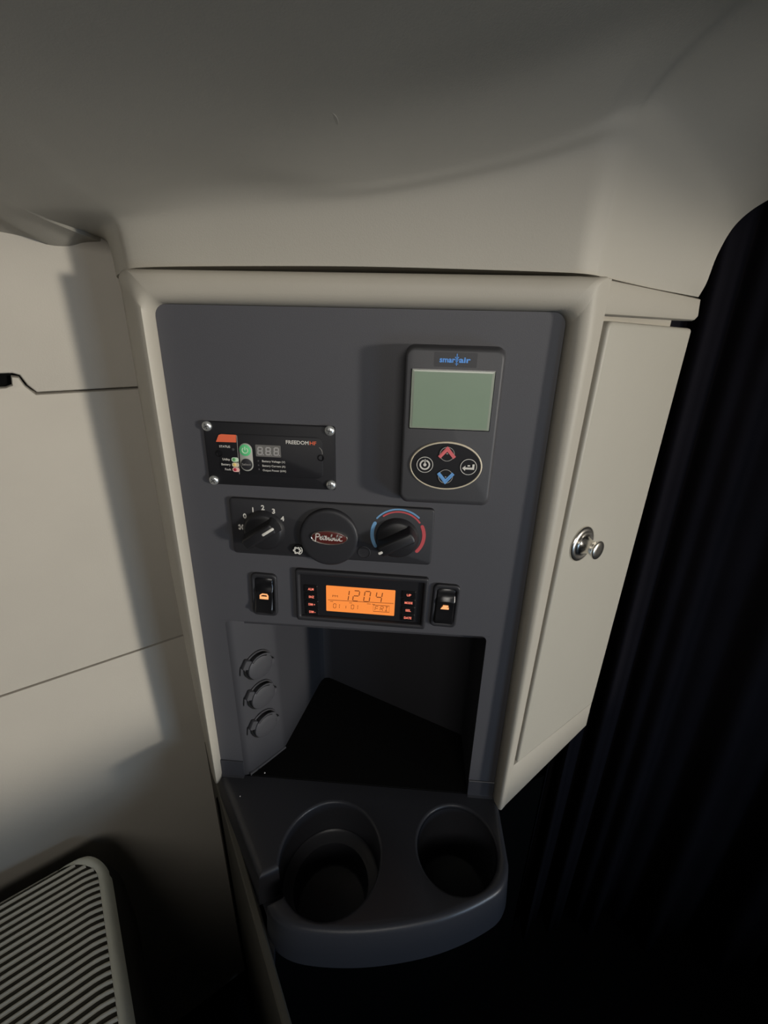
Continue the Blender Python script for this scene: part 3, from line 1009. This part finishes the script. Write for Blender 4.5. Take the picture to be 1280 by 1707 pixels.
# ------------------------------------------------------------------ heater control
fr = panel_frame(-0.0806, -0.1972, -0.65)
L = fr.l
hv = empty('heater_control', (-0.0806, 0, -0.1972), 'dark grey heater panel with two rotary knobs and a round logo disc between them', 'control panel')
mb = MB()
mb.plate(fr, rrect(-0.1022, 0.1018, -0.0307, 0.0307, 0.004), [(0, 0), (0, 0.0028), (0.0005, 0.0036), (0.0014, 0.0040)])
mb.build('plate', 'hvac', hv)
O = 0.0040
mb = MB()
for t, u, z in (('0', -0.1674, -0.1841), ('1', -0.1585, -0.1769), ('2', -0.1482, -0.1741), ('3', -0.1376, -0.1774), ('4', -0.1291, -0.1850)):
    u, v = L(u, z)
    mb.text(fr, t, u, v - 0.0025, 0.0050, None, O, 'CENTER', bold=0.03)
mb.build('lettering', 'white', hv)
mb = MB()
u, v = L(-0.1722, -0.1966)
for q in range(4):
    a = 0.35 + q * PI / 2
    P_ = [(0, 0)]
    for i in range(7):
        b = a + 0.9 * i / 6
        rr = 0.0037 * (1 - 0.12 * abs(i - 3) / 3)
        P_.append((rr * math.cos(b), rr * math.sin(b)))
    mb.flat(fr, [(u + x, v + y) for x, y in P_], O)
mb.build('fan_symbol', 'white', hv)


def rot_knob(u, z, ang, ptr, rb_=0.0205):
    u, v = L(u, z)
    b = MB()
    b.lathe(fr, u, v, [(rb_ + 0.0012, O - 0.0002), (rb_ + 0.0010, O + 0.0006), (rb_, O + 0.0016), (rb_ - 0.0015, O + 0.0048), (rb_ - 0.0035, O + 0.0060), (0.004, O + 0.0064)], 48)
    k = b.build('rotary_knob', 'knob', hv, sharp=40)
    a = math.radians(ang)
    kf_ = Frame(fr(u, v, 0), fr.ux * math.cos(a) + fr.uz * math.sin(a), -fr.ux * math.sin(a) + fr.uz * math.cos(a), fr.uo)
    b = MB()

    def cap(hl, hw):
        P_ = []
        for i in range(9):
            t = -PI / 2 + PI * i / 8
            P_.append((hl - hw * 0.35 + hw * 0.35 * math.cos(t), hw * math.sin(t)))
        for i in range(9):
            t = PI / 2 + PI * i / 8
            P_.append((-hl + hw * 0.35 + hw * 0.35 * math.cos(t), hw * math.sin(t)))
        return P_
    RR = [(cap(0.0200, 0.0086), O + 0.0045), (cap(0.0196, 0.0070), O + 0.0090), (cap(0.0190, 0.0060), O + 0.0150), (cap(0.0183, 0.0053), O + 0.0172), (cap(0.0170, 0.0042), O + 0.0180)]
    b.rings([[kf_(x, y, o) for x, y in p] for p, o in RR], False, True)
    g = b.build('grip', 'knob', k, sharp=40)
    b = MB()
    if ptr == 'long':
        b.plate(kf_, rrect(0.0050, 0.0192, -0.0013, 0.0013, 0.0010), [(0, O + 0.0176), (0, O + 0.0182), (0.0003, O + 0.0184)])
    else:
        b.plate(kf_, rrect(-0.0196, -0.0150, -0.0014, 0.0014, 0.0012), [(0, O + 0.0164), (0, O + 0.0180), (0.0003, O + 0.0184)])
    tag(b.build('pointer', 'white', k), 'white pointer mark')
    return u, v


rot_knob(-0.1490, -0.1990, 35, 'long')
ku, kv = rot_knob(-0.0140, -0.2000, 30, 'short')
ku, kv = L(-0.0129, -0.1968)
mb = MB()
mb.arc(fr, ku, kv, 0.0245, 0.0280, 154, 211, O)
mb.arc(fr, ku, kv, 0.0268, 0.0284, 46, 142, O)
mb.build('cold_arc', 'bluearc', hv)
mb = MB()
mb.arc(fr, ku, kv, 0.0242, 0.0258, 36, 128, O)
mb.arc(fr, ku, kv, 0.0236, 0.0270, -41, 25, O)
mb.build('warm_arc', 'redarc', hv)
u, v = L(-0.0820, -0.2020)
mb = MB()
mb.lathe(fr, u, v, [(0.0296, O - 0.0002), (0.0296, O + 0.0030), (0.0290, O + 0.0044), (0.0278, O + 0.0051), (0.0255, O + 0.0053), (0.010, O + 0.0056)], 64, sv=1.04)
disc = mb.build('logo_disc', 'hvac', hv, sharp=50)
OL = O + 0.0056
u, v = L(-0.0812, -0.2006)
mb = MB()
mb.plate(fr, oval(u, v, 0.0184, 0.0077), [(0, OL - 0.0008), (0, OL + 0.0012), (0.0004, OL + 0.0016), (0.0008, OL + 0.0014), (0.0009, OL + 0.0010)])
em = mb.build('oval_badge', 'chrome', hv, sharp=60)
mb = MB()
mb.plate(fr, oval(u, v, 0.0176, 0.0069), [(0, OL + 0.0009), (0.001, OL + 0.0013), (0.004, OL + 0.0016)])
mb.build('enamel', 'enamel', em)
# script lettering drawn as pen strokes (unit: 1 = cap height)
SC = [
    [(0.05, -0.25), (0.10, 0.35), (0.16, 0.80), (0.10, 0.70), (0.12, 0.92), (0.40, 1.02), (0.62, 0.88), (0.58, 0.62), (0.36, 0.48), (0.20, 0.50)],           # P
    [(0.62, 0.20), (0.82, 0.34), (0.84, 0.50), (0.72, 0.50), (0.66, 0.28), (0.76, 0.06), (0.96, 0.10)],                                                        # e
    [(0.96, 0.10), (1.12, 0.50), (1.22, 0.86), (1.12, 0.30), (1.18, 0.06), (1.36, 0.14)], [(0.96, 0.60), (1.62, 0.68)],                                         # t
    [(1.36, 0.18), (1.54, 0.32), (1.54, 0.48), (1.44, 0.46), (1.40, 0.24), (1.50, 0.06), (1.68, 0.14)],                                                        # e
    [(1.68, 0.14), (1.76, 0.48), (1.78, 0.40), (1.92, 0.46), (1.88, 0.16), (1.96, 0.04), (2.10, 0.16)],                                                        # r
    [(2.10, 0.16), (2.32, 0.86), (2.34, 0.98), (2.24, 0.80), (2.20, 0.10), (2.38, 0.04), (2.48, 0.26), (2.42, 0.42), (2.62, 0.36)],                             # b
    [(2.62, 0.36), (2.70, 0.46), (2.68, 0.10), (2.80, 0.06), (2.90, 0.20)],                                                                                     # i
    [(2.90, 0.20), (3.10, 0.86), (3.12, 0.98), (3.02, 0.80), (2.98, 0.10), (3.10, 0.04), (3.24, 0.20)],                                                        # l
    [(3.24, 0.20), (3.44, 0.86), (3.36, 0.30), (3.42, 0.06), (3.60, 0.02), (3.76, 0.10)], [(3.26, 0.62), (3.74, 0.72)],                                         # t
]
mb = MB()
hgt = 0.0066
for st in SC:
    p = crom([(u - 0.0140 + x * hgt * 1.1, v - 0.0024 + y * hgt) for x, y in st], 4)
    mb.stroke(fr, [tuple(q) for q in p], 0.00085, OL + 0.0016, 0.0003)
mb.build('lettering', 'white', em)
u, v = L(-0.1146, -0.2178)
mb = MB()
mb.lathe(fr, u, v, [(0.0056, O - 0.0001), (0.0056, O + 0.0026), (0.0050, O + 0.0034), (0.0042, O + 0.0036)], 28)
bt = mb.build('push_button', 'black', hv)
mb = MB()
ringp = []
for i in range(48):
    a = 2 * PI * i / 48
    rr = 0.0031 + 0.0007 * math.cos(6 * a)
    ringp.append((u - 0.0004 + rr * math.cos(a), v - 0.0002 + rr * math.sin(a)))
mb.stroke(fr, ringp, 0.0013, O + 0.0036, closed=True)
mb.arc(fr, u, v, 0.0044, 0.0052, -70, 45, O + 0.0034)
mb.build('snowflake_symbol', 'white', bt)
u, v = L(-0.0470, -0.2178)
mb = MB()
mb.lathe(fr, u, v, [(0.0066, O - 0.0001), (0.0066, O + 0.0005), (0.0060, O + 0.0007), (0.0058, O + 0.0002), (0.0054, O + 0.0001), (0.002, O + 0.0003)], 28)
mb.build('blank_button', 'hvac', hv)

# ------------------------------------------------------------------ clock
fr = panel_frame(-0.0503, -0.2750, -1.0)
L = fr.l
ck = empty('clock', (-0.0503, 0, -0.2750), 'digital clock in a black surround with glowing orange screen reading 12:04', 'clock')
mb = MB()
OUT = rrect(-0.0700, 0.0700, -0.0315, 0.0318, 0.003)
INN = rrect(-0.0652, 0.0652, -0.0258, 0.0258, 0.0012)
RG = [(OUT(0), 0), (OUT(0), 0.0030), (OUT(0.0005), 0.0042), (OUT(0.0016), 0.0048), (INN(-0.0014), 0.0046), (INN(-0.0006), 0.0040), (INN(0), 0.0030), (INN(0), -0.0030)]
mb.rings([[fr(u, v, o) for u, v in p] for p, o in RG], False, False)
mb.build('surround', 'hvac', ck, sharp=40)
mb = MB()
FA = rrect(-0.0650, 0.0650, -0.0256, 0.0256, 0.001)
mb.plate(fr, FA, [(0, -0.003), (0.0, 0.0002), (0.0004, 0.0006)])
mb.build('face', 'blackplate', ck)
O = 0.0006
mb = MB()
a0, b0 = L(-0.0883, -0.2932)
a1, b1 = L(-0.0140, -0.2627)
mb.plate(fr, rrect(a0, a1, b0, b1, 0.0008), [(0, O), (0, O + 0.0005)])
lcd = mb.build('screen', 'glow', ck)
O1 = O + 0.0005
mb = MB()
hw, hh = 0.0060, 0.0128
for sgs, u, z in (('bc', -0.0705, -0.2784), ('abged', -0.0595, -0.2784), ('abcdef', -0.0478, -0.2784), ('fgbc', -0.0352, -0.2784)):
    u, v = L(u, z)
    seg_digit(mb, fr, u, v, hw, hh, 0.0010, sgs, O1, 0.12, 0.18)
u, v = L(-0.0812, -0.2750)
mb.text(fr, 'PM', u, v, 0.0026, 0.0058, O1)
mb.stroke(fr, [L(-0.0861, -0.2790), L(-0.0156, -0.2788)], 0.0005, O1)
for u0, u1, z in ((-0.0838, -0.0806, -0.2808), (-0.0632, -0.0600, -0.2812), (-0.0440, -0.0400, -0.2812), (-0.0385, -0.0355, -0.2812)):
    mb.stroke(fr, [L(u0, z), L(u1, z)], 0.0004, O1)
for sgs, u in (('abcdef', -0.0806), ('bc', -0.0768), ('abcdef', -0.0612), ('bc', -0.0570)):
    u, v = L(u, -0.2887)
    seg_digit(mb, fr, u, v, 0.0028, 0.0052, 0.0005, sgs, O1, 0.06, 0.2)
mb.stroke(fr, [L(-0.0668, -0.2884), L(-0.0667, -0.2852)], 0.0005, O1)
for sgs, u in (('afeg', -0.0355), ('afegbr', -0.0300), ('aid', -0.0250)):
    u, v = L(u, -0.2888)
    seg_digit(mb, fr, u, v, 0.0032, 0.0054, 0.0005, sgs, O1, 0.12, 0.2)
mb.stroke(fr, [L(-0.0372, -0.2902), L(-0.0199, -0.2902), L(-0.0199, -0.2822), L(-0.0372, -0.2822)], 0.0005, O1, closed=True)
mb.build('digits', 'lcdink', lcd)
for u, z, t, w_ in ((-0.1042, -0.2664, 'ALM', 0.0062), (-0.1038, -0.2760, 'SNZ', 0.0058), (-0.1038, -0.2855, 'DIM +', 0.0072), (-0.1036, -0.2950, 'DIM -', 0.0068),
                    (0.0004, -0.2668, 'UP', 0.0046), (0.0004, -0.2763, 'MODE', 0.0084), (0.0003, -0.2858, 'SEL', 0.0058), (0.0002, -0.2953, 'DATE', 0.0080)):
    u, v = L(u, z)
    mb = MB()
    mb.plate(fr, rrect(u - 0.0070, u + 0.0070, v - 0.0041, v + 0.0044, 0.0008), [(0, O), (0, O + 0.0010), (0.0005, O + 0.0014)])
    b_ = mb.build('push_button', 'black', ck)
    mb = MB()
    mb.text(fr, t, u, v - 0.0013, 0.0027, w_, O + 0.0014, 'CENTER', bold=0.03)
    mb.build('lettering', 'redglow', b_)

# ------------------------------------------------------------------ rocker switches
def rocker(cu, cz, label, up):
    f = panel_frame(cu, cz, -2.0)
    root = empty('rocker_switch', (cu, 0, cz), label, 'switch', 'rocker switches beside the clock')
    b = MB()
    OT = rrect(-0.0140, 0.0140, -0.0262, 0.0262, 0.0055)
    IN = rrect(-0.0102, 0.0102, -0.0212, 0.0212, 0.0040)
    RG_ = [(OT(0), 0), (OT(0), 0.0022), (OT(0.0006), 0.0032), (OT(0.0016), 0.0036), (IN(-0.0008), 0.0034), (IN(0), 0.0026), (IN(0), 0.0002)]
    b.rings([[f(u, v, o) for u, v in p] for p, o in RG_], False, True)
    b.build('bezel', 'hvac', root, sharp=45)
    # see-saw rocker: two concave faces meeting at a ridge
    b = MB()
    if up:
        pr_ = [(-0.0206, 0.0072), (-0.0190, 0.0082), (-0.0150, 0.0070), (-0.0090, 0.0056), (-0.0040, 0.0048), (0.0010, 0.0046), (0.0042, 0.0052), (0.0060, 0.0050), (0.0090, 0.0036), (0.0150, 0.0024), (0.0195, 0.0022), (0.0206, 0.0012)]
    else:
        pr_ = [(-0.0206, 0.0050), (-0.0190, 0.0062), (-0.0150, 0.0060), (-0.0090, 0.0050), (-0.0040, 0.0044), (0.0020, 0.0044), (0.0058, 0.0058), (0.0072, 0.0056), (0.0100, 0.0036), (0.0150, 0.0022), (0.0195, 0.0020), (0.0206, 0.0010)]
    rw = []
    for v, o in pr_:
        rw.append([f(-0.0096, v, 0.0002), f(-0.0096, v, o - 0.0008), f(-0.0086, v, o), f(0.0, v, o - 0.0006), f(0.0086, v, o), f(0.0096, v, o - 0.0008), f(0.0096, v, 0.0002)])
    b.rings(rw, True, True)
    rk = b.build('rocker', 'black', root, sharp=40)
    b = MB()
    if up:   # dome lamp symbol
        o = 0.0047
        P_ = [(-0.0042, -0.0030), (0.0046, -0.0030), (0.0044, 0.0002), (0.0036, 0.0022), (-0.0012, 0.0024), (-0.0036, 0.0008)]
        b.stroke(f, P_, 0.0016, o, 0.0004, closed=True)
        b.flat(f, [(-0.0040, -0.0030), (0.0044, -0.0030), (0.0042, -0.0006), (-0.0036, -0.0006)], o, 0.0003)
    else:    # lamp on a base symbol
        o = 0.0046
        b.flat(f, [(-0.0046, -0.0024), (0.0040, -0.0024), (0.0040, 0.0000), (-0.0030, 0.0004)], o, 0.0004)
        b.flat(f, [(-0.0026, 0.0008), (0.0034, 0.0008), (0.0032, 0.0024), (-0.0022, 0.0024)], o, 0.0004)
        b.flat(f, [(-0.0012, -0.0002), (0.0020, -0.0002), (0.0020, 0.0010), (-0.0012, 0.0010)], o, 0.0003)
    tag(b.build('symbol', 'amberglow', rk), 'small glowing amber lamp symbol')
    return root


rocker(-0.1552, -0.2768, 'black rocker switch left of the clock with a glowing amber dome symbol', True)
rocker(0.0388, -0.2774, 'black rocker switch right of the clock with a glowing amber base-lamp symbol', False)

# ------------------------------------------------------------------ capped sockets on the slanting face of the niche
dl = math.hypot(0.0357, 0.0462)
sx, sy = 0.0357 / dl, 0.0462 / dl
SOCK = [(-0.3934, 'topmost of the three dark round capped sockets on the niche side'),
        (-0.4403, 'middle one of the three dark round capped sockets on the niche side'),
        (-0.4887, 'lowest of the three dark round capped sockets on the niche side')]
first = None
for i, (z, lab) in enumerate(SOCK):
    s0 = 0.0285
    org = Vector((-0.1985 + sx * s0, 0.0 + sy * s0, z))
    if first is None:
        f = Frame((org), (sx, sy, 0), (0, 0, 1), (sy, -sx, 0))
        root = empty('power_socket', org, lab, 'socket', 'capped sockets in the niche')
        b = MB()
        b.lathe(f, 0, 0, [(0.0196, -0.0010), (0.0196, 0.0014), (0.0188, 0.0022), (0.0178, 0.0022), (0.0174, 0.0010)], 40, False, False)
        b.build('collar', 'cap', root, sharp=40)
        b = MB()
        b.lathe(f, 0.0008, -0.0012, [(0.0170, 0.0006), (0.0172, 0.0050), (0.0166, 0.0062), (0.0150, 0.0068), (0.006, 0.0070)], 40)
        # hinge tab
        a = math.radians(148)
        hf = Frame(f(0, 0, 0), f.ux * math.cos(a) + f.uz * math.sin(a), -f.ux * math.sin(a) + f.uz * math.cos(a), f.uo)
        b.plate(hf, rrect(0.012, 0.0235, -0.0062, 0.0062, 0.0015), [(0, 0.0), (0, 0.0040), (0.0008, 0.0050)])
        # finger lift
        a = math.radians(-8)
        hf = Frame(f(0, 0, 0), f.ux * math.cos(a) + f.uz * math.sin(a), -f.ux * math.sin(a) + f.uz * math.cos(a), f.uo)
        b.plate(hf, rrect(0.0150, 0.0205, -0.0040, 0.0040, 0.0015), [(0, 0.0022), (0, 0.0064), (0.0010, 0.0074)])
        cp = b.build('cap', 'cap', root, sharp=40)
        b = MB()
        b.arc(f, 0.0006, 0.0, 0.0160, 0.0180, 40, 128, 0.0064, 0.0016, 16)
        b.build('lip', 'cap', cp)
        b = MB()
        b.arc(f, 0.0006, 0.0, 0.0140, 0.0158, 55, 132, 0.0069, 0.0002, 16)
        b.arc(f, 0.0, 0.0, 0.0176, 0.0196, 178, 250, 0.0022, 0.0003, 16)
        b.stroke(hf, [(-0.0240, -0.0060), (-0.0240, 0.0060)], 0.001, 0.0004)
        b.build('groove', 'mat', cp)
        first = root
    else:
        root = first.copy()
        COL.objects.link(root)
        root.location = org
        root['label'] = lab
        for ch in list(first.children):
            c = ch.copy()
            COL.objects.link(c)
            c.parent = root
            for g in ch.children:
                d = g.copy()
                COL.objects.link(d)
                d.parent = c

# ------------------------------------------------------------------ ribbed cushion, lower left
cu_o = Vector((-0.3905, -0.0437, -0.65))
e1 = Vector((-TX, -TY, 0))
ce = math.radians(3)
e1 = Vector((-math.cos(TH + ce), -math.sin(TH + ce), 0))     # along the wall, towards the camera
e2 = Vector((NX, NY, 0))                                     # away from the wall
cu = empty('seat_cushion', (-0.50, -0.35, -0.80), 'grey ribbed cushion with pale piping beside the side wall', 'cushion')
RC, RE = 0.045, 0.030


def cush(a, b, up=0.0):
    """a along e1 from the near end, b along e2 from the wall side"""
    da, db = a, b
    drop = 0.0
    if da < RE:
        drop += RE * 0.75 * (1 - math.sqrt(max(0.0, 1 - (1 - da / RE) ** 2)))
    if db < 0.012:
        drop += 0.012 * (1 - math.sqrt(max(0.0, 1 - (1 - db / 0.012) ** 2)))
    p = cu_o + e1 * a + e2 * b
    p.z = cu_o.z - drop + up
    return p


def end_a(b):          # the near end's outline, rounded at the wall corner
    if b < RC:
        return RC - math.sqrt(max(RC * RC - (RC - b) ** 2, 0.0))
    return 0.0


BW = 0.0125
mb = MB()
NBB, NAA = 90, 40
BL = 0.62
grid = []
for j in range(NBB + 1):
    b = BL * (j / NBB) ** 1.15
    a0_ = end_a(b)
    grid.append([cush(a0_ + (0.75 - a0_) * (i / NAA) ** 1.6, b, -0.0012) for i in range(NAA + 1)])
mb.rings(grid, False, False, closed=False)
mb.build('cover', 'gap', cu, sharp=80)
# piping band along the near end and round the corner
mb = MB()
band = []
for j in range(100):
    b = 0.0005 + BL * (j / 99) ** 1.3
    a0_ = end_a(b)
    row = []
    for q in range(6):
        t = q / 5
        row.append(cush(a0_ - 0.001 + BW * t + (0.010 * max(0, 1 - b / 0.03)) * t, b, 0.0022 * math.sin(PI * t) + 0.0002))
    band.append(row)
mb.rings(band, False, False, closed=False)
mb.build('piping', 'piping', cu, sharp=80)
# ribs
mb = MB()
b = 0.0022
nr = 0
while b < 0.50:
    a0_ = end_a(b) + BW * 0.92 + (0.010 * max(0, 1 - b / 0.03))
    rows_ = []
    for i in range(22):
        a = a0_ + (0.70 - a0_) * (i / 21) ** 1.7
        wd = 0.0021
        rows_.append([cush(a, b - wd, -0.0012), cush(a, b - wd * 0.7, 0.0008), cush(a, b, 0.0016), cush(a, b + wd * 0.7, 0.0008), cush(a, b + wd, -0.0012)])
    mb.rings(rows_, False, False, closed=False)
    b += 0.0089
    nr += 1
tag(mb.build('ribs', 'rib', cu, sharp=80), kind='stuff')
# side of the cushion
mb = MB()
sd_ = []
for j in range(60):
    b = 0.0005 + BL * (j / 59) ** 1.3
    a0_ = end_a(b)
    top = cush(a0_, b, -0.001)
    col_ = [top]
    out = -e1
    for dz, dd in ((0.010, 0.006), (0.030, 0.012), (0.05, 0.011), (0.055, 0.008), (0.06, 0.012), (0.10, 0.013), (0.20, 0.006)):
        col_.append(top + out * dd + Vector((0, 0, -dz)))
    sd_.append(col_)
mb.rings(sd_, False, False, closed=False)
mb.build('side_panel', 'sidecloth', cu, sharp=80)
mb = MB()
mb.rings([[cu_o + e1 * a_ + e2 * b_ + Vector((0, 0, z_)) for a_, b_ in ((0.03, 0.02), (0.03, 0.55), (0.7, 0.55), (0.7, 0.02))] for z_ in (-0.54, -0.19)], True, True)
mb.build('bench_base', 'void', cu)

# ------------------------------------------------------------------ dark curtain on the right
mb = MB()
cp_ = crom([(0.255, 0.178), (0.32, 0.190), (0.42, 0.20), (0.60, 0.17), (0.80, 0.10), (1.05, 0.0), (1.35, -0.05)], 30)
rows_ = []
for zi in range(13):
    z = 0.42 - 1.60 * zi / 12
    rw = []
    for i, (x, y) in enumerate(cp_):
        amp = 0.012 + 0.010 * zi / 12
        ph = i * 0.30 + 0.25 * math.sin(zi * 0.5)
        d = amp * (math.sin(ph) + 0.4 * math.sin(2.3 * ph + 1.0))
        rw.append((x + 0.3 * d, y + d, z))
    rows_.append(rw)
mb.rings(rows_, False, False, closed=False)
cur = mb.build('curtain', 'curtain', sharp=80)
so = cur.modifiers.new('thick', 'SOLIDIFY')
so.thickness = 0.002
tag(cur, 'black hanging curtain filling the dark right side behind the cabinet door', 'curtain')

# ------------------------------------------------------------------ specks of dust
for (x, y, z), rr, lab in (((-0.1790, 0.0040, -0.5580), 0.0010, 'tiny pale crumb on the black mat at the niche front'),
                           ((-0.2000, -0.0300, -0.5592), 0.0007, 'tiny pale crumb on the tray left of the larger cup hole')):
    b = MB()
    f = Frame((x, y, z), (1, 0, 0), (0, 1, 0), (0, 0, 1))
    b.lathe(f, 0, 0, [(rr * .6, -rr), (rr, 0), (rr * .7, rr * .8), (rr * .2, rr)], 8, True, True)
    o = b.build('crumb', 'dust')
    tag(o, lab, 'crumb')
